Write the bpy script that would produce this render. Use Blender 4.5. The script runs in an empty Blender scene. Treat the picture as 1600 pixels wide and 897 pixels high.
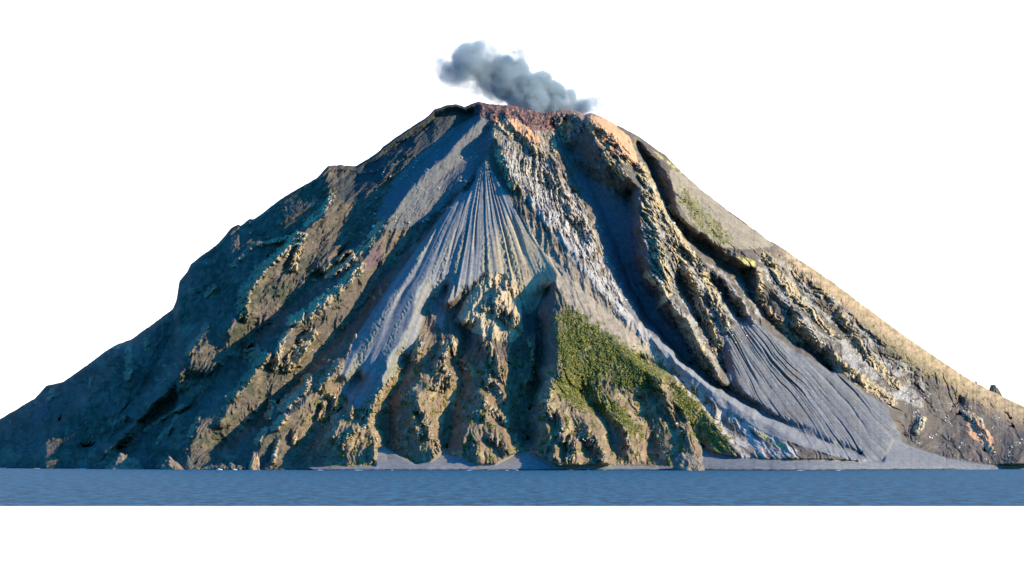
import bpy, math, random
import numpy as np
random.seed(7)
rng = np.random.default_rng(11)
sc = bpy.context.scene
C = sc.collection

# ------------------------------------------------------------------ camera
F = 3086.0            # focal length in photo pixels (1600 wide)
CU, VH = 800.0, 714.0  # principal column, horizon row
CH = 25.0             # eye height above the sea, m
D0 = 5000.0           # distance to the summit axis
M = D0 / F            # metres per photo pixel at the summit
cam = bpy.data.cameras.new('camera')
cam.sensor_width = 36.0
cam.lens = F / 1600.0 * 36.0
cam.shift_y = (VH - 448.5) / 1600.0
cam.clip_start = 1.0
cam.clip_end = 60000.0
co = bpy.data.objects.new('camera', cam)
co.location = (0, 0, CH)
co.rotation_euler = (math.radians(90), 0, 0)
C.objects.link(co)
sc.camera = co

def at(u, v, d):
    """point at distance d whose bearing is photo column u, row v"""
    return ((u - CU) / F * d, d, CH - (v - VH) / F * d)

# ------------------------------------------------------------------ numpy helpers
def hash2(ix, iy, s):
    h = (ix.astype(np.int64) * 374761393 + iy.astype(np.int64) * 668265263 + s * 2147483647) & 0xffffffff
    h = ((h ^ (h >> 13)) * 1274126177) & 0xffffffff
    h = h ^ (h >> 16)
    return (h & 0xffff).astype(np.float32) / 65535.0

def perlin(x, y, s=0):
    x0 = np.floor(x); y0 = np.floor(y)
    fx = (x - x0).astype(np.float32); fy = (y - y0).astype(np.float32)
    ix = x0.astype(np.int64); iy = y0.astype(np.int64)
    ux = fx * fx * fx * (fx * (fx * 6 - 15) + 10); uy = fy * fy * fy * (fy * (fy * 6 - 15) + 10)
    def g(dx, dy):
        a = hash2(ix + dx, iy + dy, s) * (2 * np.pi)
        return np.cos(a) * (fx - dx) + np.sin(a) * (fy - dy)
    a = g(0, 0); b = g(1, 0); c = g(0, 1); d = g(1, 1)
    return (a + ux * (b - a)) * (1 - uy) + (c + ux * (d - c)) * uy   # about -0.7..0.7

def fbm(x, y, octv=4, s=0, gain=.5, lac=2.03):
    r = 0; a = 1.; t = 0
    for k in range(octv):
        r = r + a * perlin(x, y, s + k * 17); t += a
        x = x * lac + 13.1; y = y * lac + 7.7; a *= gain
    return r / t * 1.5

def ridged(x, y, octv=4, s=0, gain=.5, lac=2.1):
    r = 0; a = 1.; t = 0; w = 1.
    for k in range(octv):
        n = 1 - np.abs(perlin(x, y, s + k * 29)) * 2.2
        n = np.clip(n, 0, 1) ** 2 * w
        w = np.clip(n * 1.6, 0.15, 1)
        r = r + a * n; t += a
        x = x * lac + 5.3; y = y * lac + 9.1; a *= gain
    return r / t

def sstep(a, b, x):
    t = np.clip((x - a) / (b - a), 0, 1); return t * t * (3 - 2 * t)

def blur(a, r, it=2):
    """box blur, radius r grid cells"""
    r = int(r)
    if r < 1: return a
    for _ in range(it):
        for ax in (0, 1):
            p = np.concatenate([np.repeat(np.take(a, [0], ax), r + 1, ax), a, np.repeat(np.take(a, [-1], ax), r, ax)], ax)
            c = np.cumsum(p, ax, dtype=np.float64)
            n = a.shape[ax]
            a = ((np.take(c, range(2 * r + 1, 2 * r + 1 + n), ax) - np.take(c, range(0, n), ax)) / (2 * r + 1)).astype(np.float32)
    return a

# working sheet of the front slope: columns U0..U1, rows V0..V1, one cell per photo pixel
U0, U1, V0, V1 = -140, 1760, 140, 745
W, Hh = U1 - U0, V1 - V0
uu, vv = np.meshgrid(np.arange(U0, U1, dtype=np.float32), np.arange(V0, V1, dtype=np.float32))

def sample(a, u, v):
    x = np.clip(u - U0, 0, W - 1.001); y = np.clip(v - V0, 0, Hh - 1.001)
    ix = x.astype(np.int32); iy = y.astype(np.int32); fx = x - ix; fy = y - iy
    return (a[iy, ix] * (1 - fx) + a[iy, ix + 1] * fx) * (1 - fy) + (a[iy + 1, ix] * (1 - fx) + a[iy + 1, ix + 1] * fx) * fy

def poly(pts):
    m = np.zeros((Hh, W), bool)
    n = len(pts)
    for i in range(n):
        x1, y1 = pts[i]; x2, y2 = pts[(i + 1) % n]
        if y1 == y2: continue
        c = ((vv >= min(y1, y2)) & (vv < max(y1, y2)))
        xi = x1 + (vv - y1) * (x2 - x1) / (y2 - y1)
        m ^= (c & (uu < xi))
    return m.astype(np.float32)

def zone(pts, soft=4, jag=.5, jsc=9., seed=3):
    m = blur(poly(pts), soft)
    n = fbm(uu / jsc, vv / jsc, 4, seed)
    g = sstep(.01, .2, blur(poly(pts), int(soft * 1.5) + 6, 1))
    return sstep(.42, .58, m + n * jag * g) * g

# ------------------------------------------------------------------ the outline of the island
SIL = [(-140,742),(-60,690),(0,655),(55,622),(72,603),(98,597),(130,575),(165,548),(178,540),(205,530),(240,505),(270,483),(276,468),(280,440),
 (292,425),(298,412),(318,397),(338,383),(350,370),(362,356),(372,350),(376,353),(390,342),(396,343),(440,310),(475,290),(495,278),(512,260),
 (520,258),(535,257),(537,259),(555,260),(570,252),(592,236),(600,228),(640,200),(668,182),(680,170),(700,164),(712,162),(726,167),(736,162),
 (748,158),(765,163),(785,164),(800,165),(830,172),(850,178),(862,174),(875,172),(890,172),(905,175),(912,179),(922,177),(930,178),(940,183),
 (985,206),(1000,215),(1040,243),(1066,270),(1100,300),(1150,338),(1200,375),(1222,387),(1240,400),(1300,440),(1350,478),(1400,515),(1420,530),
 (1450,550),(1500,584),(1525,599),(1545,609),(1575,624),(1600,635),(1650,670),(1760,743)]
su = np.array([p[0] for p in SIL], float); sv = np.array([p[1] for p in SIL], float)
ucol = np.arange(U0, U1, 1.0)
P = np.interp(ucol, su, sv)
k = np.ones(3) / 3
P = np.convolve(np.pad(P, 1, mode='edge'), k, 'valid')
P += (fbm(ucol / 16., ucol * 0 + 3.3, 4, 5) * 1.6 + fbm(ucol / 4., ucol * 0 + 1.3, 2, 6) * .5) * (1 - sstep(1500, 1700, ucol) * .5)
Pg = P[None, :].astype(np.float32)

# ------------------------------------------------------------------ big relief: crest and gully lines of the front slope, metres towards the sea
L = []
def line(val, *pts): L.append((val, pts))
# left flank
line(-42,(690,168),(660,200),(600,250),(540,300),(480,350),(420,400))
line(-38,(720,170),(680,205),(600,275),(550,330),(500,385))
line(28,(752,185),(708,228),(645,290),(606,345))
line(-55,(740,178),(690,225),(620,290),(585,330),(560,370),(520,410),(470,460),(410,520),(350,570),(280,620),(200,668),(130,700))
line(25,(510,330),(470,360),(440,390),(410,420),(390,455),(375,490),(355,520))
line(-40,(400,350),(360,400),(340,450),(320,490),(280,530))
line(15,(330,500),(310,540),(290,570))
line(-35,(270,510),(250,560),(215,620))
line(12,(215,535),(203,570),(198,600))
line(-20,(170,560),(130,620),(90,655))
line(20,(250,500),(200,560),(140,620),(80,680))
line(-18,(290,520),(230,590),(150,665))
line(20,(330,525),(270,600),(205,668),(165,708))
line(-18,(345,560),(290,630),(240,700))
line(20,(380,590),(330,650),(285,708))
# speckled upper shoulder and the spur that runs down from it
line(-2,(768,200),(735,235),(700,270),(650,320),(610,350),(590,385),(565,415))
line(40,(565,412),(545,440),(520,458),(500,475),(475,488),(460,500),(440,530),(415,560))
line(20,(415,560),(380,610),(340,660))
line(-50,(545,395),(490,450),(440,490),(400,540),(340,600),(260,660),(185,700))
line(30,(545,392),(522,408),(505,425))
# dark trough between shoulder and cinder fan
line((0,-55),(760,240),(735,285),(700,325),(665,360),(620,410),(590,440),(560,490),(510,545),(470,590),(420,640),(340,700))
line(15,(535,560),(500,600),(470,635),(435,660),(405,690),(395,722))
line(-40,(560,590),(530,630),(490,680),(470,722))
line(10,(455,640),(440,670),(428,700),(426,722))
# cinder fan
line(45,(757,250),(752,300),(740,360),(725,420),(700,470))
line(25,(757,250),(700,330),(660,390),(620,450),(580,510),(550,560),(540,590))
line(38,(757,250),(715,340),(680,400),(655,450),(640,510),(610,560),(595,600))
line(48,(757,250),(790,310),(815,370),(850,420))
line(-25,(672,520),(660,490),(680,470),(700,490))
line(-45,(640,560),(610,620),(604,660),(606,715))
line(25,(602,570),(598,610),(570,650),(545,665))
line(60,(512,690),(545,668),(580,680),(588,715))
line(-10,(500,725),(500,690),(520,650))
# lower cliffs in the middle
line((-15,-45),(690,520),(700,500),(735,520),(720,560),(720,600),(705,650),(695,700))
line(20,(708,535),(690,560),(672,600))
line(55,(672,600),(645,625),(645,650),(672,680),(676,722))
line(-10,(700,560),(700,600),(690,640))
line((-20,-60),(820,540),(805,560),(812,620),(822,690))
line(38,(770,428),(758,455),(735,485),(724,505))
line((38,15),(770,428),(790,460),(800,500),(798,540),(790,580))
line(34,(745,490),(762,530),(768,560))
line(10,(775,540),(770,580),(755,615))
line(55,(755,615),(762,650),(790,680),(800,712))
line(58,(740,640),(725,690),(750,724))
line((10,-40),(735,455),(718,475),(708,500))
line(-20,(700,450),(690,480),(685,520))
line((-5,-75),(858,450),(835,480),(842,540),(838,600),(828,640))
line(-20,(838,525),(830,560),(822,600))
# green spur
line(85,(868,440),(864,480),(872,530),(868,580),(848,620),(852,665),(870,715))
line(75,(895,440),(930,500),(985,560),(1040,600))
line(45,(1040,600),(1070,650),(1090,700))
line(70,(880,620),(915,660),(940,700),(946,724))
line(15,(905,610),(950,660),(965,720))
line(45,(930,620),(975,670),(990,705))
line(5,(1000,620),(1020,670),(1010,720))
line(10,(1060,640),(1100,700))
line(50,(1050,590),(1100,640),(1150,705))
line(60,(1065,690),(1080,700),(1092,718))
# long pale levee from the summit cliffs to the beach
line(55,(772,205),(785,235),(800,270),(840,320),(880,375),(920,430),(960,480),(1000,515),(1050,555),(1100,598),(1150,635),(1220,675),(1290,705),(1350,722))
line(20,(1000,560),(1060,590),(1110,650),(1180,700))
line(-10,(835,260),(880,300),(920,340),(940,400),(965,450),(1000,495))
line((-40,-115),(905,255),(930,300),(955,360),(975,420),(1005,480),(1040,530),(1080,570))
line((-80,0),(1080,572),(1130,608),(1190,645),(1260,680),(1340,708))
line(-60,(880,190),(885,215),(895,240))
line(20,(770,165),(800,180),(830,200),(850,240),(870,270))
# eastern crest
line(60,(918,182),(925,200),(935,225),(960,260),(995,285),(1000,340),(1010,400),(1030,440))
line(40,(1030,440),(1040,470),(1075,500),(1100,550),(1130,600))
line((-60,-90),(985,300),(985,350),(992,420),(1010,460),(1040,500),(1085,565))
line(-30,(1060,440),(1080,480),(1110,530),(1135,580))
line(30,(1060,400),(1100,450),(1130,500),(1150,520))
line(-30,(1110,420),(1140,470),(1165,500))
line(40,(985,222),(1020,300),(1060,370),(1110,420),(1160,470),(1180,500))
line(-50,(995,222),(1030,290),(1045,330),(1080,375),(1120,405),(1155,432))
line(45,(1003,222),(1038,265),(1053,300),(1060,335),(1090,362),(1130,388),(1165,388))
line(45,(1150,402),(1180,420),(1186,450))
line(-55,(1165,425),(1178,470),(1200,500),(1260,545),(1300,580))
line(20,(1190,420),(1240,480),(1300,545),(1350,600),(1390,640))
line(-25,(1240,440),(1290,490),(1340,540),(1400,590),(1440,610))
line(30,(1240,415),(1300,460),(1360,515),(1430,570),(1500,610),(1580,650))
# eastern fan and last spur
line(20,(1140,530),(1145,570),(1160,610),(1200,640),(1300,685),(1390,715))
line(35,(1180,505),(1240,560),(1320,630),(1395,690))
line(25,(1250,550),(1320,600),(1390,640),(1400,660))
line((0,-55),(1450,590),(1432,620),(1415,650),(1410,680),(1440,700))
line(-45,(1500,625),(1475,660),(1465,710))
line(20,(1530,640),(1520,680),(1515,718))
line(120,(1640,690),(1600,700),(1590,722))
line(120,(1700,720),(1640,690))

def relief():
    D = None
    for step in (32, 16, 8, 4, 2):
        w, h = W // step + 1, Hh // step + 1
        fix = np.zeros((h, w), bool); val = np.zeros((h, w), np.float32); cnt = np.zeros((h, w), np.float32)
        for v_, pts in L:
            v0_, v1_ = v_ if isinstance(v_, tuple) else (v_, v_)
            ns_ = len(pts) - 1
            for k_, ((a, b), (c, d)) in enumerate(zip(pts[:-1], pts[1:])):
                n = int(max(abs(c - a), abs(d - b)) / step * 2) + 2
                t = np.linspace(0, 1, n)
                x = np.clip(((a + (c - a) * t) - U0) / step, 0, w - 1).round().astype(int)
                y = np.clip(((b + (d - b) * t) - V0) / step, 0, h - 1).round().astype(int)
                np.add.at(val, (y, x), v0_ + (v1_ - v0_) * np.clip((k_ + t) / min(ns_, 3), 0, 1)); np.add.at(cnt, (y, x), 1)
        fix = cnt > 0; val = np.where(fix, val / np.maximum(cnt, 1), 0)
        if D is None:
            D = np.zeros((h, w), np.float32); its = 400
        else:
            yy = np.linspace(0, D.shape[0] - 1, h); xx = np.linspace(0, D.shape[1] - 1, w)
            D = np.stack([np.interp(xx, np.arange(D.shape[1]), r) for r in D])
            D = np.stack([np.interp(yy, np.arange(D.shape[0]), D[:, c]) for c in range(w)], 1).astype(np.float32)
            its = 120
        for _ in range(its):
            D[fix] = val[fix]
            p = np.pad(D, 1, mode='edge')
            D = .25 * (p[:-2, 1:-1] + p[2:, 1:-1] + p[1:-1, :-2] + p[1:-1, 2:])
        D[fix] = val[fix]
    D = blur(D, 1, 1)
    yy = (vv[:, 0] - V0) / 2; xx = (uu[0] - U0) / 2
    D = np.stack([np.interp(xx, np.arange(D.shape[1]), r) for r in D])
    D = np.stack([np.interp(yy, np.arange(D.shape[0]), D[:, c]) for c in range(W)], 1)
    return D.astype(np.float32)
warpu = fbm(uu / 34., vv / 34., 4, 71) * 6; warpv = fbm(uu / 34., vv / 34., 4, 72) * 6
D = relief() * 1.5
D = sample(D, uu + warpu, vv + warpv)

# ------------------------------------------------------------------ surface zones
Z = {}
Z['fan'] = zone([(757,250),(700,325),(650,390),(600,460),(560,520),(535,570),(530,610),(560,640),(600,600),(640,560),(655,520),(668,480),(690,518),(700,475),(735,445),(758,424),(785,428),(812,458),(824,492),(838,482),(852,452),(866,438),(880,430),(850,395),(810,330)], 2, .25)
Z['tan'] = zone([(790,330),(830,372),(880,420),(930,470),(1000,530),(1035,570),(985,548),(920,505),(885,470),(866,440),(835,420),(800,400)], 4, .5)
Z['fan2'] = zone([(1130,525),(1165,490),(1230,540),(1310,585),(1385,635),(1402,670),(1430,725),(1340,725),(1250,690),(1160,640),(1135,600)], 3, .3)
Z['levee'] = zone([(1010,520),(1050,545),(1110,590),(1170,632),(1250,675),(1350,715),(1365,726),(1300,712),(1200,680),(1120,632),(1060,585)], 2, .3)
Z['shoulder'] = zone([(700,195),(735,178),(772,190),(770,225),(740,275),(700,320),(660,350),(610,362),(585,340),(610,290),(650,240)], 6, .5)
Z['trough'] = zone([(890,260),(940,290),(990,320),(1000,430),(1050,500),(1090,570),(1040,540),(985,490),(950,420),(930,340)], 6, .5)
Z['flank'] = zone([(1045,262),(1070,275),(1150,340),(1215,385),(1165,390),(1120,385),(1080,350),(1055,310)], 3, .3)
Z['beach'] = np.maximum.reduce([zone(p, 1, .12) for p in (
    [(586,728),(588,700),(600,698),(625,712),(650,725),(670,722),(690,708),(710,712),(745,726),(775,725),(800,710),(820,704),(840,712),(870,728),(960,726),(1050,730),(1095,722),(1098,700),(1130,712),(1180,718),(1300,718),(1380,722),(1395,685),(1430,700),(1480,716),(1540,726),(1640,727),(1760,727),(1760,745),(500,745),(480,731)],)])
smooth = np.clip(Z['fan'] + Z['fan2'] + Z['levee'] + Z['beach'] + .7 * Z['shoulder'] + .8 * Z['trough'] + .75 * Z['tan'] + .25 * Z['flank'], 0, 1)

# traced sunlit outcrops of ochre broken rock, partly lightened to paint in sunlight: (half width in px, centre line)
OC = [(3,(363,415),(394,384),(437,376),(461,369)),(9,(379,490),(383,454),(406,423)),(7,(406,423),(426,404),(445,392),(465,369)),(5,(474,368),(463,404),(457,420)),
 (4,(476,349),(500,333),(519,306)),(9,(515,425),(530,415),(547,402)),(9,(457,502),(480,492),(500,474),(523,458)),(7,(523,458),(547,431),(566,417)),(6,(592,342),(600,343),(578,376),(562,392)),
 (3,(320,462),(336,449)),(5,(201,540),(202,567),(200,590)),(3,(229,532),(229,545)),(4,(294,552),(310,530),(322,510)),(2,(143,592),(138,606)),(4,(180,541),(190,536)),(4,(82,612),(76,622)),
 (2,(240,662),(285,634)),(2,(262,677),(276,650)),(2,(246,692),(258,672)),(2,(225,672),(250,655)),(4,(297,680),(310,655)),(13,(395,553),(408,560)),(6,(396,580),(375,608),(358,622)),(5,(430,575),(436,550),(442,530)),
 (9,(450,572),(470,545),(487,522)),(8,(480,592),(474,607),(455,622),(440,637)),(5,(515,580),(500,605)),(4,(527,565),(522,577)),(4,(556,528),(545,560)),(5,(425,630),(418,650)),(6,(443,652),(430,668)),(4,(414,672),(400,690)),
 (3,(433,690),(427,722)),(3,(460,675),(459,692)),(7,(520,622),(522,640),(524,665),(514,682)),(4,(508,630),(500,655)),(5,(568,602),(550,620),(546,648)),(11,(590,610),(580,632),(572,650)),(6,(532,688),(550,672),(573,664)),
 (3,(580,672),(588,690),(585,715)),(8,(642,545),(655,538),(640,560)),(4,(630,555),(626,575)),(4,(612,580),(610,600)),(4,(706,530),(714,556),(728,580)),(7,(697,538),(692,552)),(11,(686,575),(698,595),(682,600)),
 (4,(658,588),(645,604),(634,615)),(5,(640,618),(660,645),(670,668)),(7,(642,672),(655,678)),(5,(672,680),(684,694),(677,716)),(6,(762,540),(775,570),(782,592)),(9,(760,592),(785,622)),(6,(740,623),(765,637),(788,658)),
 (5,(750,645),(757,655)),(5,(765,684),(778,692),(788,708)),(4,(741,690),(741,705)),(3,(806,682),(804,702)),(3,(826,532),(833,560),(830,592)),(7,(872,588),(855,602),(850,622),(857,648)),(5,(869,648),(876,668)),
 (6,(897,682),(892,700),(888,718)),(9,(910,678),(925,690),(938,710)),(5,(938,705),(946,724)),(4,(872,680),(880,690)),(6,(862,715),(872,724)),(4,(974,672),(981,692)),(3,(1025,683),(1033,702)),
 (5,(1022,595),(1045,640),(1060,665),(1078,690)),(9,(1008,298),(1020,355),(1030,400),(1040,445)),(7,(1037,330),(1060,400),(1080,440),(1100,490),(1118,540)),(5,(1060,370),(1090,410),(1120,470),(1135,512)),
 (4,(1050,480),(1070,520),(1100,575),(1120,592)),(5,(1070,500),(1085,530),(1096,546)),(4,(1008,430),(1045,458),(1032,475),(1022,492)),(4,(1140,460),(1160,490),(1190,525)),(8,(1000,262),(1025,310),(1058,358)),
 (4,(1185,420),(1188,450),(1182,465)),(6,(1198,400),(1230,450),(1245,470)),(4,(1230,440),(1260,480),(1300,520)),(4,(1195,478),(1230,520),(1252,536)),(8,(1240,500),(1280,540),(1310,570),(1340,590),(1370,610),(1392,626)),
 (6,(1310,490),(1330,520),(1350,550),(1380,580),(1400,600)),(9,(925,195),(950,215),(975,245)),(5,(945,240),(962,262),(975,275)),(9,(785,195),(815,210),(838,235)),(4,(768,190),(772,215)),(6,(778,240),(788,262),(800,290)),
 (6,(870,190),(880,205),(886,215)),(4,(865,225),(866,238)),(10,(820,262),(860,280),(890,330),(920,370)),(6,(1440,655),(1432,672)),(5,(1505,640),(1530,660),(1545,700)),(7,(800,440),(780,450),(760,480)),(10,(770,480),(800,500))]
def strokes(ls, grow=0.):
    m = np.zeros((Hh, W), np.float32)
    for st in ls:
        w = st[0] + grow; pts = st[1:]
        for (x1, y1), (x2, y2) in zip(pts[:-1], pts[1:]):
            a0 = int(max(min(x1, x2) - w * 3 - U0, 0)); a1 = int(min(max(x1, x2) + w * 3 - U0 + 1, W)); b0 = int(max(min(y1, y2) - w * 3 - V0, 0)); b1 = int(min(max(y1, y2) + w * 3 - V0 + 1, Hh))
            X_ = uu[b0:b1, a0:a1]; Y_ = vv[b0:b1, a0:a1]
            dx, dy = x2 - x1, y2 - y1
            t_ = np.clip(((X_ - x1) * dx + (Y_ - y1) * dy) / (dx * dx + dy * dy + 1e-6), 0, 1)
            d_ = np.hypot(X_ - x1 - t_ * dx, Y_ - y1 - t_ * dy) / w
            m[b0:b1, a0:a1] = np.maximum(m[b0:b1, a0:a1], 1 - .5 * d_)
    return np.clip(m, 0, 1)
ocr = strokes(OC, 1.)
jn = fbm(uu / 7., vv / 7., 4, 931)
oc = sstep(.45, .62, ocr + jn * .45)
crg = np.maximum.reduce([zone([(775,200),(850,215),(900,300),(950,370),(965,440),(1000,500),(960,480),(900,390),(850,330),(800,280)], 6, .6),
  zone([(1003,270),(1045,330),(1075,395),(1120,420),(1200,470),(1180,530),(1130,560),(1120,600),(1080,560),(1050,480),(1020,440),(1003,370)], 6, .6),
  zone([(1180,400),(1240,400),(1330,490),(1450,600),(1440,640),(1380,620),(1250,530)], 6, .6),   zone([(735,150),(930,160),(935,190),(880,220),(840,215),(770,190),(745,182)], 3, .4)])
knob = zone([(735,455),(770,425),(800,430),(815,470),(818,520),(800,535),(765,530),(722,510),(716,490)], 3, .5)
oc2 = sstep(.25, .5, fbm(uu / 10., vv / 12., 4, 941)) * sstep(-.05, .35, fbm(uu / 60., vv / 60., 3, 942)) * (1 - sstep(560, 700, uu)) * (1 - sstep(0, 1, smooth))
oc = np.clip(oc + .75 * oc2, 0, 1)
rug = np.clip(.12 + .4 * sstep(1190, 1260, uu) * (1 - sstep(12, 60, vv - Pg)) + .2 * knob + .55 * crg + .78 * oc, 0, 1) * (1 - blur(smooth, 2))
scr = 1 - blur(smooth, 2)

# polar frame about the summit: slope lines run down it
ax_, ay_ = 800., 95.
th = np.arctan2(uu - ax_, vv - ay_); rr = np.hypot(uu - ax_, vv - ay_)
lr = np.log(rr + 60) * 6
tw = th + fbm(uu / 70., vv / 70., 3, 40) * .04
# rock ribs running downslope, broken crags
rib = ridged(tw * 16, lr * .9, 5, 50)
rib2 = ridged(tw * 42 + 3, lr * 2.6, 4, 60)
crag = ridged(uu / 22. + warpu * .05, vv / 30. + warpv * .05, 5, 80)
apx = sstep(70, 230, rr)
vgm = 1
rug = rug * (1 - .6 * zone([(868,478),(900,485),(950,520),(1000,550),(1048,582),(1045,598),(1005,610),(960,602),(900,585),(868,570)], 3, .5, 10))
vgz = zone([(868,478),(900,485),(950,520),(1000,550),(1048,582),(1045,598),(1005,610),(960,602),(900,585),(868,570)], 6, .5, 10)
frill = ridged(tw * 34 + 9, lr * 1.3, 5, 57)
D = D + scr * ((rib - .35) * 15 + (frill - .35) * 8) * apx * (1 - .7 * vgz) + (1 - apx) * rug * ((crag - .3) * 24 + (ridged(uu / 9., vv / 13., 4, 88) - .3) * 14) + rug * ((rib - .35) * 22 * apx + (rib2 - .3) * 26 * apx + (crag - .3) * 12)
ob = blur(oc, 1) * scr
D = D + ob * (9 + 10 * (1 - sstep(430, 560, uu))) - (sample(blur(oc, 6), uu - 7, vv) - sample(blur(oc, 6), uu + 7, vv)) * scr * -30
# fan grooves
def gully(au, av, k, seed, amp, c2=.4, c3=.16):
    t = np.arctan2(uu - au, vv - av + 12); r = np.hypot(uu - au, vv - av)
    tt = t + fbm(uu / 110., vv / 160., 3, seed + 3) * .035
    n = perlin(tt * k, r / 600., seed); g1 = np.exp(-(n / .10) ** 2) * sstep(-.15, .35, perlin(tt * k * .6, r / 90., seed + 8))
    lev = np.exp(-((n - .17) / .09) ** 2)
    m = perlin(tt * k * 2.6, r / 300., seed + 1); g2 = np.exp(-(m / .12) ** 2) * sstep(-.1, .35, perlin(tt * k, r / 60., seed + 9))
    q = perlin(tt * k * 7, r / 160., seed + 2)
    return amp * (.35 + .65 * np.exp(-r / 260.)) * (-g1 + .35 * lev - c2 * g2 + c3 * q)
def grooves(au, av, k, seed, amp, bend=0.):
    t = np.arctan2(uu - au, vv - av + 12); r = np.hypot(uu - au, vv - av)
    n = perlin(t * k + fbm(uu / 50., vv / 70., 2, seed + 3) * .35, r / 150., seed) + .55 * perlin(t * k * 2.3, r / 60., seed + 1) + .3 * perlin(t * k * 5.1, r / 40., seed + 5)
    return -np.abs(n) ** .8 * amp
D += Z['fan'] * gully(757, 245, 9, 90, 19, .28, .09)
D += Z['fan2'] * gully(1020, 330, 36, 95, 20)
D += Z['shoulder'] * (gully(790, 60, 22, 97, 3) + 3)
D += Z['levee'] * (fbm(tw * 40, lr, 3, 99) * 5 + 3)

# ------------------------------------------------------------------ running water carves the slope
def erode(D, n, steps, rate, seed, kg):
    r = np.random.default_rng(seed)
    u = r.uniform(U0, U1, n).astype(np.float32); v = r.uniform(0, 1, n).astype(np.float32)
    top = np.interp(u, ucol, P); v = (top + v ** 1.1 * (735 - top)).astype(np.float32)
    du = np.zeros(n, np.float32); dv = np.ones(n, np.float32); sed = np.zeros(n, np.float32)
    Dm = D / M * .65
    for s in range(steps):
        if s % 6 == 0:
            B = blur(Dm, 1, 1)
            gy, gx = np.gradient(B)
        gu = sample(gx, u, v); gv = sample(gy, u, v)
        fu = u - ax_; fv = v - ay_; fl = np.hypot(fu, fv) + 1
        su_ = -gu * kg + .8 * fu / fl; sv_ = -gv * kg + .8 * fv / fl
        du = du * .45 + su_ * .55; dv = dv * .45 + sv_ * .55
        l = np.hypot(du, dv) + 1e-6; eu = du / l; ev = dv / l
        slope = -(gu * eu + gv * ev) + .8 * (fu * eu + fv * ev) / fl
        cap = np.clip(slope, 0, 2.5) ** 1.3 * .9
        e = np.clip((cap - sed) * rate, -.12, .12)
        sed += e
        x = np.clip(u - U0, 1, W - 2.01); y = np.clip(v - V0, 1, Hh - 2.01)
        ix = x.astype(np.int32); iy = y.astype(np.int32); fx = x - ix; fy = y - iy
        idx = iy * W + ix
        live = ((v < 728) & (u > U0 + 2) & (u < U1 - 3)).astype(np.float32) * e
        acc = np.bincount(idx, live * (1 - fx) * (1 - fy), W * Hh) + np.bincount(idx + 1, live * fx * (1 - fy), W * Hh)
        acc += np.bincount(idx + W, live * (1 - fx) * fy, W * Hh) + np.bincount(idx + W + 1, live * fx * fy, W * Hh)
        Dm = Dm - acc.reshape(Hh, W).astype(np.float32)
        u = u + eu; v = v + ev
    return Dm / .65 * M
Dn = D
for it in range(3):
    Dn = erode(Dn, 40000, 90, .10, 200 + it, 1.0)
keep = .2 + .45 * scr
D = D * (1 - keep) + Dn * keep

# thin ravines cut straight down the rock
n_w = fbm(uu / 12., vv / 12., 3, 700)
rv1 = perlin(tw * 30 + 31, lr * .8, 701) + .12 * n_w; rv2 = perlin(tw * 62 + 5, lr * 1.3, 702) + .12 * n_w
D = D - scr * apx * (1 - .8 * vgz) * (np.exp(-(rv1 / .07) ** 2) * 4 + np.exp(-(rv2 / .09) ** 2) * 1.5)
spk = Z['fan'] * sstep(310, 400, vv) * sstep(-.05, .25, perlin(np.arctan2(uu - 757, vv - 233) * 17 + 2, rr / 200., 401))
D = D + spk * fbm(uu / 4.1, vv / 4.7, 3, 703) * 7
# fine crags
fine = ridged(tw * 95, lr * 6, 3, 110) * apx + .3 * (1 - apx)
ru, rv = uu * .83 + vv * .56, vv * .83 - uu * .56
fine2 = fbm(ru / 3.7, rv / 4.3, 3, 120)
fine3 = ridged(tw * 130 + 7, lr * 11, 3, 133) * apx + .3 * (1 - apx)
D = D + rug * ((fine - .3) * 12 + fine2 * 9 + (fine3 - .3) * 10) + (1 - rug) * fine2 * .12 + (scr - rug).clip(0, 1) * (fine3 - .3) * 4

# ------------------------------------------------------------------ base slope and beach
Rr = 1250.0
Hm = (VH - 150) * M + CH
Pz = (VH - Pg) * M + CH
zz = (VH - vv) * M + CH
a = np.clip(1 - zz / Hm, 0, 1.2); b = np.clip(1 - Pz / Hm, 0, 1.2)
base = Rr * np.sqrt(np.clip(a * a - b * b, 0, None))
# the foot of the slope flattens into a beach
bd = blur(Z['beach'], 1)
base = base + bd * sstep(695, 733, vv) * 60
base += sstep(1000, 1300, uu) * sstep(600, 735, vv) * 190 * (1 - sstep(1600, 1740, uu))
edge = sstep(0, 14, vv - Pg)
D = D * (1 - bd * .92) + bd * 8
depth = D0 - base - D * edge

# ------------------------------------------------------------------ colours of the ground (albedo, some sun and shade painted in)
def col(r, g, b): return np.array([r, g, b], np.float32)
n1 = fbm(uu / 40., vv / 40., 4, 301); n2 = fbm(uu / 9., vv / 9., 4, 302); n3 = fbm(tw * 60, lr * 3, 4, 303)
A = np.empty((Hh, W, 3), np.float32)
A[:] = col(.11, .082, .055)
def mix(m, c):
    global A
    m = np.clip(m, 0, 1)[..., None]; A = A * (1 - m) + c * m
mix(sstep(-.1, .5, n3 + n1 * .4) * .35, col(.24, .19, .13))
mix(sstep(.0, .5, n2 - n1 * .3) * .5, col(.13, .11, .10))
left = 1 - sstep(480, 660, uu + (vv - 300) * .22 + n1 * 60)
mix(left * sstep(-.3, .4, n2 + n1) * .9, col(.042, .048, .028))  # dark scrub, darkened further to paint in the left flank's shade
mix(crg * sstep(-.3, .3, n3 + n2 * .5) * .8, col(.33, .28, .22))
dim = 1 - .6 * left * (1 - sstep(380, 470, uu))  # weakens the outcrop colour where the far left lies in shade
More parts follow.
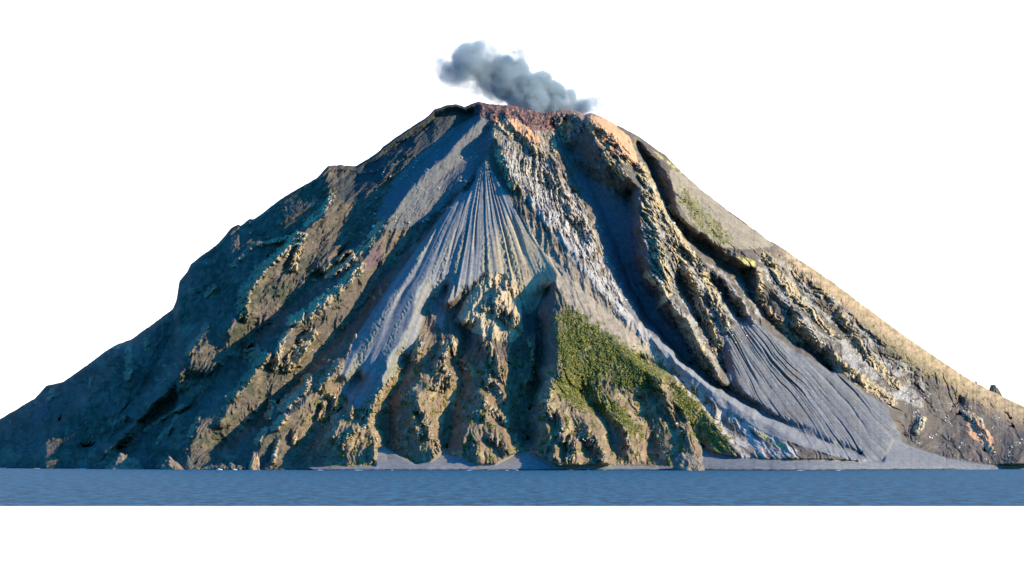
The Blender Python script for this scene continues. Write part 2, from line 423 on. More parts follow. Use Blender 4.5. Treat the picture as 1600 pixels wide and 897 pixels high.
mix(oc * dim, col(.40, .28, .14)); mix(oc * sstep(.1, .5, n2) * dim, col(.50, .38, .20)); mix(knob, col(.40, .29, .165)); mix(knob * sstep(0, .4, n2) * .7, col(.26, .22, .10)); mix(oc * sstep(.0, .5, n1) * sstep(560, 680, vv) * .8, col(.42, .24, .15))  # outcrops: ochre rock, lightened further with painted sunlight
low = sstep(520, 600, vv + n1 * 30) * sstep(420, 560, uu) * (1 - sstep(1080, 1160, uu))
mix(low * .8, col(.20, .13, .07)); mix(low * sstep(0, .4, fbm(uu / 14., vv / 18., 4, 350)) * .8, col(.32, .235, .11)); mix(low * sstep(.2, .5, fbm(uu / 10., vv / 12., 4, 351)) * .8, col(.15, .145, .055))
# ochre earth crusts
mix(sstep(.15, .5, fbm(uu / 28., vv / 28., 4, 310) + .2 * n2) * .2, col(.42, .29, .14))
mix(sstep(.25, .5, fbm(uu / 33., vv / 33., 4, 311)) * .3 * sstep(560, 700, vv), col(.28, .15, .10))
# pale rock streaks below the summit and down the levee wall, their sunlit brightness partly painted in
pale = zone([(775,235),(850,255),(915,330),(960,440),(1060,560),(1160,640),(1260,715),(1150,715),(1070,610),(1000,530),(910,425),(840,335)], 6, .6)
mix(pale * sstep(-.35, .15, n3) * .75, col(.40, .345, .28))
# crater rim red
red = zone([(735,150),(850,150),(905,170),(860,205),(830,205),(790,195),(760,190),(742,182)], 3, .5)
mix(red, col(.09, .05, .045)); mix(red * sstep(-.1, .35, n2), col(.20, .09, .06)); mix(red * sstep(.15, .5, fbm(uu / 5., vv / 5., 3, 345)), col(.36, .20, .12))
rim2 = zone([(855,165),(925,165),(925,185),(900,200),(880,200)], 3, .6)
mix(rim2 * .8, col(.26, .15, .10))
orange = np.maximum.reduce([zone([(922,180),(950,185),(985,215),(1000,262),(960,240),(930,220)], 2, .5), zone([(770,185),(810,188),(845,215),(840,230),(800,210)], 3, .6, 7), zone([(875,190),(895,190),(888,215)], 2, .6, 6), zone([(1510,655),(1530,655),(1555,690),(1540,700),(1515,680)], 3, .8, 6)])
mix(orange, col(.52, .27, .13))
pink = zone([(998,300),(1006,300),(1007,318),(998,316)], 1, .6, 4); mix(pink * .6, col(.32, .14, .12))
# cinder
grey = col(.165, .150, .130)
stk0 = perlin(np.arctan2(uu - 757, vv - 233) * 60, rr / 160., 613)
mix(Z['fan'], grey * 1.15 * (1 + .12 * n2[..., None] + .4 * stk0[..., None])); stk = perlin(np.arctan2(uu - 1020, vv - 318) * 120, rr / 160., 611)
mix(Z['fan2'], grey * .95 * (1 + .12 * n2[..., None] + .5 * stk[..., None]))
mix(Z['fan2'] * sstep(.1, .5, fbm(uu / 30., vv / 30., 4, 612)) * .6, col(.15, .115, .085)); mix(Z['levee'] * .9, grey * 1.25 * (1 + .2 * n3[..., None]))
mix(Z['shoulder'] * .9, col(.12, .115, .105)); mix(Z['trough'] * .85, col(.12, .115, .115))
mix(Z['beach'], grey * 1.15)
tan = zone([(775,370),(830,340),(880,400),(930,450),(985,510),(1040,560),(1020,575),(960,520),(900,460),(865,430),(810,425),(770,420)], 6, .6)
mix(np.maximum(tan * .5, Z['tan'] * .9), col(.34, .25, .155) * (1 + .25 * n2[..., None])); mix(Z['fan'] * sstep(310, 400, vv) * sstep(735, 800, uu + n1 * 40 + n2 * 15) * .9, col(.36, .26, .15))
# dry grass between the fan grooves
gr = Z['fan'] * sstep(330, 420, vv) * sstep(.0, .35, perlin(np.arctan2(uu - 757, vv - 233) * 17 + 2, rr / 200., 401) + n2 * .3)
mix(gr * .7, col(.20, .18, .10))
mix(Z['flank'] * .85, col(.27, .205, .13) * (1 + .3 * n3[..., None]))
edgeR = sstep(1190, 1260, uu) * (1 - sstep(12, 45, vv - Pg + n2 * 20)) 
mix(edgeR * .85, col(.40, .255, .125) * (1 + .5 * n2[..., None])); mix(edgeR * sstep(0, .4, fbm(uu / 12., vv / 8., 4, 352)) * .7, col(.17, .145, .06))
sul = np.maximum.reduce([zone([(1145,402),(1160,400),(1180,408),(1182,420),(1165,415)], 1, .4, 5), zone([(1015,232),(1028,240),(1072,272),(1060,272)], 1, .5, 5) * .8, zone([(1178,668),(1200,680),(1230,698),(1228,704),(1195,688)], 1, .5, 5)])
mix(sul * sstep(-.35, .2, n2 + .4 * n3), col(.42, .33, .09))
# violet cinder patches on the left
vio = np.maximum.reduce([zone([(585,385),(600,375),(595,410),(570,428),(565,415)], 2, .5), zone([(55,640),(80,622),(70,650),(50,665)], 2, .6)])
mix(vio * .7, col(.12, .075, .075))
veg = np.maximum.reduce([
    zone([(868,478),(900,485),(950,520),(1000,550),(1048,582),(1045,598),(1005,610),(960,602),(900,585),(868,570)], 8, .9, 10),
    zone([(870,575),(920,590),(960,625),(1010,680),(1000,690),(930,640),(905,640),(862,610)], 6, 1.3, 8),
    zone([(1040,585),(1070,610),(1110,650),(1150,700),(1130,712),(1090,680),(1060,640)], 6, 1.3, 8),
    zone([(1060,285),(1085,310),(1120,345),(1150,380),(1120,382),(1085,350),(1062,310)], 7, 1.0, 7) * .7,
    zone([(1330,480),(1400,540),(1480,585),(1560,632),(1480,600),(1400,560)], 3, .9, 8) * .3])
mix(veg * .9, col(.13, .115, .04)); mix(veg * sstep(0, .4, n2), col(.24, .19, .06))
mix(.6 * sstep(.1, .4, fbm(uu / 6., vv / 6., 3, 346)) * veg, col(.34, .25, .10))
vegs = sstep(.22, .45, fbm(uu / 20., vv / 20., 4, 330)) * rug * (.55 * left + .35)
mix(vegs * .7, col(.12, .12, .05))
zw = CH - (vv - VH) / F * depth
mix((1 - sstep(1.2, 3.2, zw + n2 * 2)) * (1 - sstep(1470, 1530, uu)), col(.035, .035, .035))
mix(zone([(655,150),(738,150),(742,180),(690,212),(600,290),(540,320),(520,290),(600,225)], 4, .4) * .85, col(.045, .05, .045))  # shade on the left of the summit dome, painted as dark ground
A *= (1 + (.04 + .46 * rug) * fbm((uu * .83 + vv * .56) / 2.9, (vv * .83 - uu * .56) / 2.9, 2, 340) + .25 * rug * n2)[..., None]
A = np.clip(A, .02, .7)

# ------------------------------------------------------------------ mesh of the island
cols = np.arange(U0 + 2, U1 - 2, 1.0)
tops = np.interp(cols, ucol, P)
NR = 600
t = np.linspace(0, 1, NR); t = t * .85 + t * t * .15
us = np.broadcast_to(cols[None, :], (NR, len(cols))).astype(np.float32)
vs = (tops[None, :] + t[:, None] * (742 - tops[None, :])).astype(np.float32)
bx_ = (VH - vs) * M + CH; bt = (VH - tops[None, :]) * M + CH
# exact base near the brow so the edge is clean
aa = np.clip(1 - bx_ / Hm, 0, 1.2); bb = np.clip(1 - bt / Hm, 0, 1.2)
bs = Rr * np.sqrt(np.clip(aa * aa - bb * bb, 0, None))
extra = sample(-(depth - D0) - base, us, vs)      # relief without the base part
edge2 = sample(D0 - depth - D * edge, us, vs) - sample(Rr * np.sqrt(np.clip(a * a - b * b, 0, None)), us, vs)
dep = D0 - bs - edge2 - extra
X = (us - CU) / F * dep; Y = dep; Zc = CH - (vs - VH) / F * dep
# far side of the island, coarser
NB = 40
s = np.linspace(1, 0, NB + 1)[:-1]
xb = (cols - CU) / F * D0
zt = CH - (tops - VH) / F * D0
Zb = zt[None, :] * (1 - s[:, None] ** 1.2) - 12 * s[:, None]
Yb = D0 + Rr * np.sqrt(np.clip((1 - Zb / Hm) ** 2 - (1 - zt[None, :] / Hm) ** 2, 0, None))
Yb = Yb + fbm(xb[None, :] / 120. + Zb * 0, Zb / 160., 4, 500) * 60 * s[:, None]
Xb = np.broadcast_to(xb[None, :], Yb.shape)
AX = np.concatenate([Xb, X]); AY = np.concatenate([Yb, Y]); AZ = np.concatenate([Zb, Zc])
nr, nc = AX.shape
colr = np.ones((nr, nc, 4), np.float32)
for c in range(3):
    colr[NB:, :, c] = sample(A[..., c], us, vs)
    colr[:NB, :, c] = colr[NB + 3, :, c][None, :]
rga = np.ones((nr, nc), np.float32); rga[NB:] = sample(rug, us, vs)

def grid_mesh(name, X, Y, Z, flip=False):
    nr, nc = X.shape
    me = bpy.data.meshes.new(name)
    i = np.arange(nr * nc).reshape(nr, nc)
    q = np.stack([i[:-1, :-1], i[1:, :-1], i[1:, 1:], i[:-1, 1:]], -1).reshape(-1, 4)
    if flip: q = q[:, ::-1]
    me.vertices.add(nr * nc); me.vertices.foreach_set('co', np.stack([X, Y, Z], -1).astype(np.float32).ravel())
    me.loops.add(q.size); me.loops.foreach_set('vertex_index', q.astype(np.int32).ravel())
    me.polygons.add(len(q)); me.polygons.foreach_set('loop_start', np.arange(0, q.size, 4, dtype=np.int32))
    me.polygons.foreach_set('loop_total', np.full(len(q), 4, np.int32))
    me.polygons.foreach_set('use_smooth', np.ones(len(q), bool))
    me.update(calc_edges=True)
    return me

# ------------------------------------------------------------------ materials
def mat(name):
    m = bpy.data.materials.new(name); m.use_nodes = True
    nt = m.node_tree; b = nt.nodes['Principled BSDF']
    return m, nt, b
def node(nt, t, **kw):
    n = nt.nodes.new(t)
    for k_, v_ in kw.items():
        if k_.startswith('i_'): n.inputs[int(k_[2:]) if k_[2:].isdigit() else k_[2:]].default_value = v_
        else: setattr(n, k_, v_)
    return n

mm, nt, bs_ = mat('volcanic_ground')
lk = nt.links.new
va = node(nt, 'ShaderNodeVertexColor', layer_name='ground_colour')
tc = node(nt, 'ShaderNodeTexCoord')
no = node(nt, 'ShaderNodeTexNoise'); no.inputs['Scale'].default_value = .11; no.inputs['Detail'].default_value = 8; no.inputs['Roughness'].default_value = .65
lk(tc.outputs['Object'], no.inputs['Vector'])
mr = node(nt, 'ShaderNodeMapRange'); mr.inputs[1].default_value = .3; mr.inputs[2].default_value = .7; mr.inputs[3].default_value = .72; mr.inputs[4].default_value = 1.3
lk(no.outputs['Fac'], mr.inputs[0])
mx = node(nt, 'ShaderNodeVectorMath', operation='SCALE')
lk(va.outputs['Color'], mx.inputs[0]); lk(mr.outputs[0], mx.inputs['Scale'])
lk(mx.outputs[0], bs_.inputs['Base Color'])
bs_.inputs['Roughness'].default_value = .95
bs_.inputs['Specular IOR Level'].default_value = .08
ra = node(nt, 'ShaderNodeAttribute', attribute_name='ruggedness')
n2_ = node(nt, 'ShaderNodeTexNoise'); n2_.inputs['Scale'].default_value = .28; n2_.inputs['Detail'].default_value = 6; n2_.inputs['Roughness'].default_value = .7
lk(tc.outputs['Object'], n2_.inputs['Vector'])
bu = node(nt, 'ShaderNodeBump'); bu.inputs['Distance'].default_value = 2.2
m2 = node(nt, 'ShaderNodeMapRange'); m2.inputs[3].default_value = .12; m2.inputs[4].default_value = .9
lk(ra.outputs['Fac'], m2.inputs[0]); lk(m2.outputs[0], bu.inputs['Strength'])
lk(n2_.outputs['Fac'], bu.inputs['Height']); lk(bu.outputs[0], bs_.inputs['Normal'])
M_ground = mm

me = grid_mesh('volcano', AX, AY, AZ)
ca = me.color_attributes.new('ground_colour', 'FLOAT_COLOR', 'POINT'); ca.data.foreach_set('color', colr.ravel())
ra_ = me.attributes.new('ruggedness', 'FLOAT', 'POINT'); ra_.data.foreach_set('value', rga.ravel())
fr = rga[:-1, :-1].ravel() < .34
me.polygons.foreach_set('use_smooth', fr)
me.materials.append(M_ground)
vol = bpy.data.objects.new('mountain', me); C.objects.link(vol); vol['kind'] = 'structure'

# ------------------------------------------------------------------ sea
wy = np.concatenate([np.array([1600., 1002.]), np.linspace(1003, 7500, 60)])
wx = np.linspace(-3200, 3200, 60)
WX, WY = np.meshgrid(wx, wy); WZ = np.zeros_like(WX); WZ[0] = -9.
me = grid_mesh('water', WX, WY, WZ, flip=True)
mw, nt, b = mat('sea_water'); lk = nt.links.new
geo = node(nt, 'ShaderNodeNewGeometry')
mp = node(nt, 'ShaderNodeMapping'); mp.inputs['Scale'].default_value = (.045, .014, .02)
lk(geo.outputs['Position'], mp.inputs['Vector'])
w1 = node(nt, 'ShaderNodeTexNoise'); w1.inputs['Scale'].default_value = 2.2; w1.inputs['Detail'].default_value = 10; w1.inputs['Roughness'].default_value = .78
lk(mp.outputs[0], w1.inputs['Vector'])
cr = node(nt, 'ShaderNodeValToRGB')
cr.color_ramp.elements[0].position = .43; cr.color_ramp.elements[0].color = (.005, .038, .065, 1)
cr.color_ramp.elements[1].position = .58; cr.color_ramp.elements[1].color = (.034, .15, .205, 1)
lk(w1.outputs['Fac'], cr.inputs['Fac']); lk(cr.outputs[0], b.inputs['Base Color'])
b.inputs['Roughness'].default_value = 1.; b.inputs['Specular IOR Level'].default_value = 0.
wb = node(nt, 'ShaderNodeBump'); wb.inputs['Distance'].default_value = 5.0; wb.inputs['Strength'].default_value = .8
lk(w1.outputs['Fac'], wb.inputs['Height']); lk(wb.outputs[0], b.inputs['Normal'])
gl = node(nt, 'ShaderNodeBsdfGlossy'); gl.inputs['Roughness'].default_value = .35; lk(wb.outputs[0], gl.inputs['Normal'])
mxs = node(nt, 'ShaderNodeMixShader'); mxs.inputs[0].default_value = .10
lk(b.outputs[0], mxs.inputs[1]); lk(gl.outputs[0], mxs.inputs[2]); lk(mxs.outputs[0], nt.nodes['Material Output'].inputs['Surface'])
me.materials.append(mw)
sea = bpy.data.objects.new('water', me); C.objects.link(sea); sea['kind'] = 'structure'

# ------------------------------------------------------------------ light
SUN = np.array([.885, -.27, .38]); SUN /= np.linalg.norm(SUN)
sl = bpy.data.lights.new('sun', 'SUN'); sl.energy = 5.0; sl.angle = math.radians(.5); sl.color = (1, .84, .62)
so = bpy.data.objects.new('sun', sl); C.objects.link(so)
from mathutils import Vector
so.rotation_euler = Vector(-SUN).to_track_quat('-Z', 'Y').to_euler(); so.location = (2000, -500, 3000)

wd = bpy.data.worlds.new('World'); sc.world = wd; wd.use_nodes = True
nt = wd.node_tree; nt.nodes.clear(); lk = nt.links.new
out = node(nt, 'ShaderNodeOutputWorld')
sky = node(nt, 'ShaderNodeTexSky', sky_type='NISHITA'); sky.sun_disc = False
sky.sun_elevation = math.asin(SUN[2]); sky.sun_rotation = math.atan2(SUN[0], SUN[1])
tint = node(nt, 'ShaderNodeVectorMath', operation='MULTIPLY'); tint.inputs[1].default_value = (.11, 1.22, 2.8)
lk(sky.outputs[0], tint.inputs[0])
bg = node(nt, 'ShaderNodeBackground'); bg.inputs['Strength'].default_value = .092
lk(tint.outputs[0], bg.inputs['Color'])
wh = node(nt, 'ShaderNodeBackground'); wh.inputs['Color'].default_value = (1, 1, 1, 1); wh.inputs['Strength'].default_value = 1.05
tcw = node(nt, 'ShaderNodeTexCoord'); sx = node(nt, 'ShaderNodeSeparateXYZ'); lk(tcw.outputs['Generated'], sx.inputs[0])
mrw = node(nt, 'ShaderNodeMapRange', interpolation_type='SMOOTHSTEP'); mrw.inputs[1].default_value = .80; mrw.inputs[2].default_value = .93
lk(sx.outputs['Y'], mrw.inputs[0])
ms = node(nt, 'ShaderNodeMixShader'); lk(mrw.outputs[0], ms.inputs[0]); lk(bg.outputs[0], ms.inputs[1]); lk(wh.outputs[0], ms.inputs[2]); lk(ms.outputs[0], out.inputs['Surface'])

vsx = sc.view_settings; vsx.view_transform = 'Standard'; vsx.look = 'None'; vsx.gamma = 1; vsx.exposure = .75
sc.cycles.max_bounces = 6; sc.cycles.diffuse_bounces = 3; sc.cycles.use_denoising = True

# ------------------------------------------------------------------ shrubs and loose blocks strewn over the slopes
def tagged(o, label, cat, group=None, kind=None):
    o['label'] = label; o['category'] = cat
    if group: o['group'] = group
    if kind: o['kind'] = kind
    return o

import bmesh
def ico(sub):
    bm = bmesh.new(); bmesh.ops.create_icosphere(bm, subdivisions=sub, radius=1)
    v = np.array([x.co[:] for x in bm.verts], np.float32); f = np.array([[q.index for q in p.verts] for p in bm.faces], np.int32)
    bm.free(); return v, f

def scatter(name, prob, n, size, m, seed, flat=.7, cols_=None):
    r = np.random.default_rng(seed)
    p = (prob * (vv > Pg + 4) * (vv < 727) * (uu > U0 + 20) * (uu < U1 - 20)).ravel().astype(np.float64); p /= p.sum()
    i = r.choice(p.size, n, p=p)
    u = (i % W + U0 + r.uniform(0, 1, n)).astype(np.float32); v = (i // W + V0 + r.uniform(0, 1, n)).astype(np.float32)
    d = sample(depth, u, v)
    sz = (size * np.exp(r.normal(0, .4, n))).astype(np.float32)
    c = np.stack([(u - CU) / F * d, d - sz * .25, CH - (v - VH) / F * d], -1)
    bv, bf = ico(1)
    k_ = len(bv)
    V = bv[None] * (1 + r.uniform(-.4, .4, (n, k_, 1)).astype(np.float32)) * sz[:, None, None]
    an = r.uniform(0, 6.28, n); ca_, sa_ = np.cos(an)[:, None], np.sin(an)[:, None]
    V = np.stack([V[..., 0] * ca_ - V[..., 1] * sa_, V[..., 0] * sa_ + V[..., 1] * ca_, V[..., 2] * flat], -1) + c[:, None]
    Fq = bf[None] + (np.arange(n) * k_)[:, None, None]
    me = bpy.data.meshes.new(name)
    me.vertices.add(n * k_); me.vertices.foreach_set('co', V.astype(np.float32).ravel())
    q = Fq.reshape(-1, 3); me.loops.add(q.size); me.loops.foreach_set('vertex_index', q.astype(np.int32).ravel())
    me.polygons.add(len(q)); me.polygons.foreach_set('loop_start', np.arange(0, q.size, 3, dtype=np.int32)); me.polygons.foreach_set('loop_total', np.full(len(q), 3, np.int32))
    me.update(calc_edges=True)
    tone = np.repeat(r.uniform(0, 1, n).astype(np.float32), k_)
    at_ = me.attributes.new('tone', 'FLOAT', 'POINT'); at_.data.foreach_set('value', tone)
    me.materials.append(m)
    o = bpy.data.objects.new(name, me); C.objects.link(o); return o

def tone_mat(name, c1, c2, c3):
    m, nt, b = mat(name); lk = nt.links.new
    a_ = node(nt, 'ShaderNodeAttribute', attribute_name='tone'); r_ = node(nt, 'ShaderNodeValToRGB')
    e = r_.color_ramp.elements; e[0].color = (*c1, 1); e[1].color = (*c3, 1); x = e.new(.6); x.color = (*c2, 1)
    lk(a_.outputs['Fac'], r_.inputs['Fac']); lk(r_.outputs[0], b.inputs['Base Color'])
    b.inputs['Roughness'].default_value = .9; b.inputs['Specular IOR Level'].default_value = .1
    return m
M_shrub = tone_mat('shrub_leaves', (.045, .058, .012), (.105, .105, .02), (.32, .23, .055))
M_block = tone_mat('loose_blocks', (.30, .25, .19), (.48, .39, .27), (.62, .56, .46))
scatter('shrubs', (veg * blur(veg, 7) ** 1.5 * sstep(-.35, .35, n1 + n2 * .8) + .5 * low * sstep(.1, .4, fbm(uu / 10., vv / 12., 4, 351)) +  .06 * vegs * scr) * (1 - smooth * (1 - Z['flank'])), 46000, 1.1, M_shrub, 5, .6)['kind'] = 'stuff'
lspot = zone([(600,250),(700,230),(765,225),(740,270),(700,330),(650,350),(600,362),(580,330)], 6, .8)
rspot = zone([(1450,600),(1600,670),(1600,725),(1520,722),(1420,690),(1430,640)], 6, .6)
clump = sstep(.1, .45, fbm(uu / 16., vv / 16., 3, 777))
scatter('loose_rocks', (clump * (lspot * .6 + rspot * .9) + .5 * ocr ** 3 * scr * sstep(380, 480, uu) + .1 * crg), 7000, 1.25, M_block, 6, .8)['kind'] = 'stuff'

# ------------------------------------------------------------------ separate rocks on the shore and the skyline
from mathutils import noise as mn
def rock_mat(name, c1, c2, sc_=.25):
    m, nt, b = mat(name); lk = nt.links.new
    t_ = node(nt, 'ShaderNodeTexCoord'); n_ = node(nt, 'ShaderNodeTexNoise'); n_.inputs['Scale'].default_value = sc_; n_.inputs['Detail'].default_value = 7; n_.inputs['Roughness'].default_value = .7
    lk(t_.outputs['Object'], n_.inputs['Vector'])
    r_ = node(nt, 'ShaderNodeValToRGB'); e = r_.color_ramp.elements; e[0].position = .38; e[0].color = (*c1, 1); e[1].position = .62; e[1].color = (*c2, 1)
    lk(n_.outputs['Fac'], r_.inputs['Fac']); lk(r_.outputs[0], b.inputs['Base Color'])
    bb_ = node(nt, 'ShaderNodeBump'); bb_.inputs['Distance'].default_value = 1.5; bb_.inputs['Strength'].default_value = .8
    lk(n_.outputs['Fac'], bb_.inputs['Height']); lk(bb_.outputs[0], b.inputs['Normal'])
    b.inputs['Roughness'].default_value = .95; b.inputs['Specular IOR Level'].default_value = .1
    return m
R_dark = rock_mat('dark_lava_rock', (.05, .055, .04), (.16, .135, .10))
R_brown = rock_mat('brown_lava_rock', (.09, .07, .05), (.30, .22, .15))
R_orange = rock_mat('orange_lava_rock', (.22, .11, .07), (.60, .36, .18))
def shore(u, w=1.):
    m_ = 1e9
    for uq in np.linspace(u - w, u + w, 7):
        vq = np.arange(724, 742, .25); dq = sample(depth, np.full_like(vq, uq), vq)
        zq = CH - (vq - VH) / F * dq; j = int(np.argmax(zq <= .3)); m_ = min(m_, float(dq[j]))
    return m_
def rock(u, v, wpx, hpx, m, seed, label, d=None, lean=0., group=None, sub=5, peak=1.):
    if d is None: d = shore(u, w=wpx / 2) - 6.
    mm_ = d / F; a_, h_ = wpx / 2 * mm_, hpx * mm_
    bm = bmesh.new(); bmesh.ops.create_icosphere(bm, subdivisions=sub, radius=1)
    for x in bm.verts:
        p = x.co.copy()
        n_ = mn.fractal(p * 1.3 + Vector((seed, 0, 0)), .9, 2.1, 6) * .30 + (1 - abs(mn.noise(p * 2.4 + Vector((0, seed, 0)))) * 2) * .10
        r_ = 1 + n_
        z = max(p.z, -.25) * r_
        sh = (1 - max(z, 0) * .35 * peak)
        x.co = Vector((p.x * r_ * a_ * sh + lean * z * h_, p.y * r_ * a_ * .8 * sh, z * h_))
    me = bpy.data.meshes.new('shore_rock'); bm.to_mesh(me); bm.free()
    me.materials.append(m)
    o = bpy.data.objects.new('shore_rock', me); C.objects.link(o)
    p = at(u, v, d); o.location = p if v < 700 else (p[0], p[1], 0.)
    return tagged(o, label, 'rock', group)
rock(194, 729, 54, 20, R_brown, 1.3, 'broad low dark mound of rock at the water on the far left of the shore', peak=.6)
rock(268, 729, 30, 17, R_brown, 4.1, 'brown rock with a sunlit sloping right side, between the dark mound and the boulder spit', lean=-.2)
rock(296, 728, 16, 19, R_dark, 7.7, 'pointed grey rock rising behind the left end of the boulder spit', lean=-.1, peak=1.6)
for i_, (u_, w_, h_, l_) in enumerate([(308, 14, 5, 'leftmost low boulder of the spit, right of the pointed grey rock'), (320, 13, 4, 'flat dark boulder second from the left end of the spit'),
      (333, 16, 6, 'low boulder of the spit behind and left of the larger white boat'), (347, 15, 8, 'dark boulder of the spit straight behind the larger white boat'),
      (361, 16, 9, 'tallest dark boulder of the spit, behind the smaller white boat'), (373, 12, 7, 'last boulder at the right end of the spit, nearest the orange rock')]):
    rock(u_, 729, w_, h_, R_dark, 10 + i_ * 3.1, l_, group='boulders along the low spit', sub=4, peak=.5)
rock(397, 729, 17, 25, R_orange, 21.4, 'orange sunlit rock standing upright at the waterline', lean=.1, peak=1.2)
rock(1074, 731, 42, 25, R_brown, 30.2, 'rounded brown rock knob on the grey beach right of the green spur', peak=.5)
o = rock(1555, 627, 30, 24, R_dark, 41.0, 'dark pointed rock on the skyline low on the right slope', d=5010, lean=-.12, peak=1.3); o.name = 'skyline_rock'
o = rock(1525, 602, 4, 7, R_dark, 44.0, 'tiny upright stone on the skyline left of the dark pointed rock', d=5005, peak=1.2, sub=3); o.name = 'skyline_rock'

# ------------------------------------------------------------------ boats, hut, surf
def plain(name, c, rough=.5):
    m, nt, b = mat(name); b.inputs['Base Color'].default_value = (*c, 1); b.inputs['Roughness'].default_value = rough; return m
M_white = plain('white_paint', (.8, .8, .8)); M_glass = plain('dark_glass', (.02, .03, .04), .1); M_roof = plain('red_tile', (.36, .13, .07), .8)
def obj(name, bm, m, parent):
    me = bpy.data.meshes.new(name); bmesh.ops.recalc_face_normals(bm, faces=bm.faces); bm.to_mesh(me); bm.free(); me.materials.append(m)
    o = bpy.data.objects.new(name, me); C.objects.link(o); o.parent = parent; return o
def box(x0, x1, y0, y1, z0, z1, taper=0.):
    bm = bmesh.new(); bmesh.ops.create_cube(bm, size=1)
    for v in bm.verts:
        top = v.co.z > 0
        v.co = Vector(((x0 if v.co.x < 0 else x1), (y0 if v.co.y < 0 else y1), (z1 if top else z0)))
        if top and taper: v.co.x += taper if v.co.x < (x0 + x1) / 2 else -taper
    bmesh.ops.bevel(bm, geom=bm.edges[:], offset=.06, segments=2, affect='EDGES'); return bm
def boat(u, d, L_, label):
    e = bpy.data.objects.new('boat', None); C.objects.link(e); e.location = ((u - CU) / F * d, d, 0)
    tagged(e, label, 'boat', 'white boats by the spit')
    bm = bmesh.new(); st = []
    for i in range(9):
        t_ = i / 8; x = (t_ - .5) * L_; wd_ = L_ * .16 * (1 - max(0, (t_ - .45) / .55) ** 2) + .05; zt_ = 1.0 + .7 * t_ ** 2
        st.append([bm.verts.new((x, s_ * wd_ * k_, z)) for s_, k_, z in ((-1, 1, zt_), (-1, .75, .2), (0, 0, -.5), (1, .75, .2), (1, 1, zt_))])
    for a_, b_ in zip(st[:-1], st[1:]):
        for j in range(4): bm.faces.new((a_[j], a_[j + 1], b_[j + 1], b_[j]))
        bm.faces.new((a_[4], a_[0], b_[0], b_[4]))
    bm.faces.new(st[0]); bm.faces.new(st[-1])
    obj('hull', bm, M_white, e)
    obj('cabin', box(-L_ * .2, L_ * .14, -L_ * .1, L_ * .1, 1.15, 2.7, .3), M_white, e)
    obj('windscreen', box(L_ * .06, L_ * .15, -L_ * .085, L_ * .085, 1.7, 2.4, 0), M_glass, e)
boat(343, shore(343, 20) - 60, 11., 'larger white motorboat lying off the boulder spit')
boat(367, shore(367, 20) - 50, 8., 'smaller white motorboat off the right end of the boulder spit')
e = bpy.data.objects.new('hut', None); C.objects.link(e); d_ = shore(168, 4) + 3; e.location = ((168 - CU) / F * d_, d_, 0)
tagged(e, 'tiny white hut with a reddish roof at the water left of the dark mound', 'hut')
obj('wall', box(-3, 3, -2.5, 2.5, -1, 4.2), M_white, e)
bm = bmesh.new(); v = [bm.verts.new(p) for p in ((-3.6, -3, 4.22), (3.6, -3, 4.22), (3.6, 3, 4.22), (-3.6, 3, 4.22), (-3.6, 0, 6.2), (3.6, 0, 6.2))]
for f in ((0, 1, 5, 4), (2, 3, 4, 5), (0, 4, 3), (1, 2, 5), (3, 2, 1, 0)): bm.faces.new([v[i] for i in f])
obj('roof', bm, M_roof, e)
obj('door', box(-.5, .5, -2.62, -2.52, -.6, 2.2), M_glass, e)
bm = bmesh.new()
for (u_, d_, L_) in ((4, 4650, 30), (60, 4700, 24), (130, 4690, 60), (500, 4180, 16), (560, 4170, 22), (613, 4060, 6), (733, 4020, 16), (792, 4010, 9), (808, 4010, 9), (919, 4030, 5), (945, 4050, 5), (1250, 3960, 20), (1310, 3960, 14)):
    d_ = shore(u_, 3) - 5; cx_ = (u_ - CU) / F * d_; n_ = 14
    ring = [bm.verts.new((cx_ + math.cos(k_ / n_ * 6.283) * L_ * .5 * random.uniform(.6, 1.1), d_ + math.sin(k_ / n_ * 6.283) * 3.5 * random.uniform(.4, 1.2), random.uniform(.15, .3))) for k_ in range(n_)]
    cc_ = bm.verts.new((cx_, d_, .8))
    for k_ in range(n_): bm.faces.new((ring[k_], ring[(k_ + 1) % n_], cc_))
o = obj('foam', bm, M_white, None); o['kind'] = 'stuff'

# ------------------------------------------------------------------ smoke
PF = [(735,96,30,1.),(747,80,17,.8),(728,112,20,1.),(760,112,28,.7),(706,117,21,1.),(689,102,17,.55),(786,108,24,1.),(795,128,31,1.2),(812,110,18,1.),(830,140,26,1.3),(845,127,18,1.2),(810,148,24,1.2),(862,150,24,1.3),
      (886,153,17,1.),(840,163,26,1.5),(870,168,20,1.5),(893,168,14,1.),(812,88,12,.35),(922,164,14,.7),(908,166,14,.9),(936,160,10,.6),(770,138,20,.5),(722,128,16,.6),(700,126,14,.4),(758,74,14,.4),(684,92,13,.35),(690,118,14,.5),(745,135,16,.4),(770,88,18,.35),(800,78,10,.3),(905,172,10,.5),(780,150,14,.35)]
SD = 5075.
bm = bmesh.new()
from mathutils import Matrix
pc = []
for (u_, v_, r_, w_) in PF:
    dd = SD + random.uniform(-18, 18); p = at(u_, v_, dd); r_ *= 1.12; w_ *= .45 + .65 * min(max((u_ - 690) / 110, 0), 1); pc.append((p, r_ * M, w_))
    bmesh.ops.create_icosphere(bm, subdivisions=3, radius=r_ * M * 1.34, matrix=Matrix.Translation(p))
me0 = bpy.data.meshes.new('smoke_tmp'); bm.to_mesh(me0); bm.free()
tmp = bpy.data.objects.new('smoke_tmp', me0); C.objects.link(tmp)
md = tmp.modifiers.new('r', 'REMESH'); md.mode = 'VOXEL'; md.voxel_size = 7.
dg = bpy.context.evaluated_depsgraph_get(); me = bpy.data.meshes.new_from_object(tmp.evaluated_get(dg))
bpy.data.objects.remove(tmp)
ms_ = bpy.data.materials.new('smoke'); ms_.use_nodes = True; nt = ms_.node_tree; nt.nodes.clear(); lk = nt.links.new
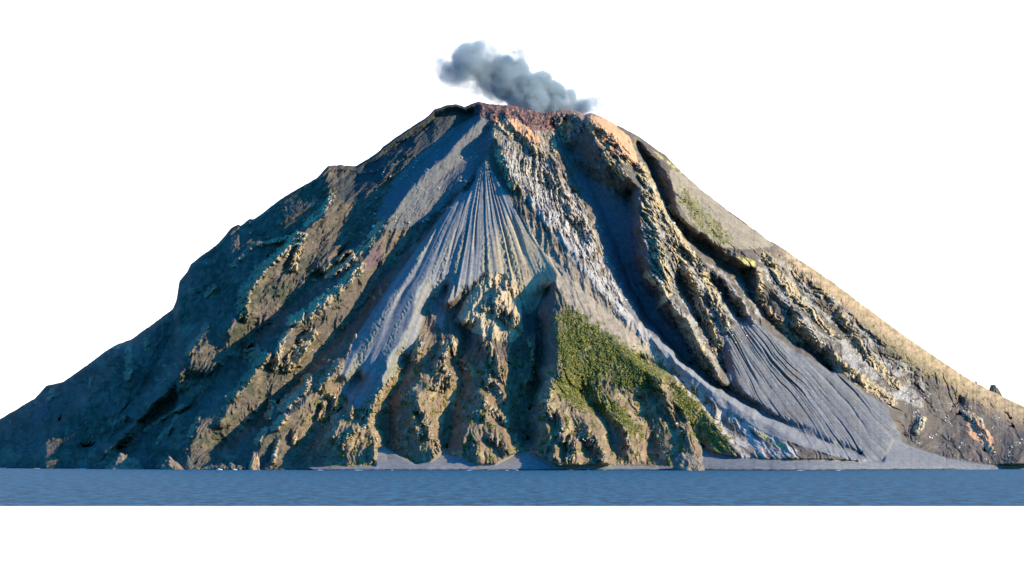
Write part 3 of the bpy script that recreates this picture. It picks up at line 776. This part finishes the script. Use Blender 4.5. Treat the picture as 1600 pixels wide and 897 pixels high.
out = node(nt, 'ShaderNodeOutputMaterial'); pv = node(nt, 'ShaderNodeVolumePrincipled')
geo = node(nt, 'ShaderNodeTexCoord')
def vm(op, a=None, b=None):
    n = node(nt, 'ShaderNodeVectorMath', operation=op)
    for i, x in enumerate((a, b)):
        if x is None: continue
        if isinstance(x, tuple): n.inputs[i].default_value = x
        else: lk(x, n.inputs[i])
    return n
def ma(op, a, b=None, clamp=False):
    n = node(nt, 'ShaderNodeMath', operation=op); n.use_clamp = clamp
    for i, x in enumerate((a, b)):
        if x is None: continue
        if isinstance(x, (int, float)): n.inputs[i].default_value = x
        else: lk(x, n.inputs[i])
    return n.outputs[0]
wn = node(nt, 'ShaderNodeTexNoise'); wn.inputs['Scale'].default_value = .028; wn.inputs['Detail'].default_value = 7; wn.inputs['Roughness'].default_value = .72
lk(geo.outputs['Object'], wn.inputs['Vector'])
off = vm('SUBTRACT', wn.outputs['Color'], (.5, .5, .5)); off2 = node(nt, 'ShaderNodeVectorMath', operation='SCALE'); lk(off.outputs[0], off2.inputs[0]); off2.inputs['Scale'].default_value = 42.
pw = vm('ADD', geo.outputs['Object'], off2.outputs[0]).outputs[0]
acc = None
for p, r_, w_ in pc:
    dn = vm('DISTANCE', pw, tuple(p)).outputs['Value']
    q = node(nt, 'ShaderNodeMapRange', interpolation_type='SMOOTHSTEP'); q.inputs[1].default_value = r_ * 1.02; q.inputs[2].default_value = r_ * .76; q.inputs[3].default_value = 0; q.inputs[4].default_value = w_
    lk(dn, q.inputs[0]); acc = q.outputs[0] if acc is None else ma('MAXIMUM', acc, q.outputs[0])
wd2 = node(nt, 'ShaderNodeTexNoise'); wd2.inputs['Scale'].default_value = .026; wd2.inputs['Detail'].default_value = 8; wd2.inputs['Roughness'].default_value = .62
lk(geo.outputs['Object'], wd2.inputs['Vector'])
q = node(nt, 'ShaderNodeMapRange'); q.inputs[1].default_value = .3; q.inputs[2].default_value = .65; q.inputs[3].default_value = .0; q.inputs[4].default_value = 1.5; lk(wd2.outputs['Fac'], q.inputs[0])
den = ma('MULTIPLY', ma('MULTIPLY', acc, q.outputs[0]), .085)
lk(den, pv.inputs['Density']); pv.inputs['Color'].default_value = (.50, .55, .54, 1); pv.inputs['Anisotropy'].default_value = .0
lk(pv.outputs[0], out.inputs['Volume'])
me.materials.clear(); me.materials.append(ms_)
sm = bpy.data.objects.new('smoke_plume', me); C.objects.link(sm)
tagged(sm, 'blue-grey smoke plume drifting left from the crater rim', 'smoke')
sc.cycles.volume_bounces = 2; sc.cycles.volume_step_rate = 1.0
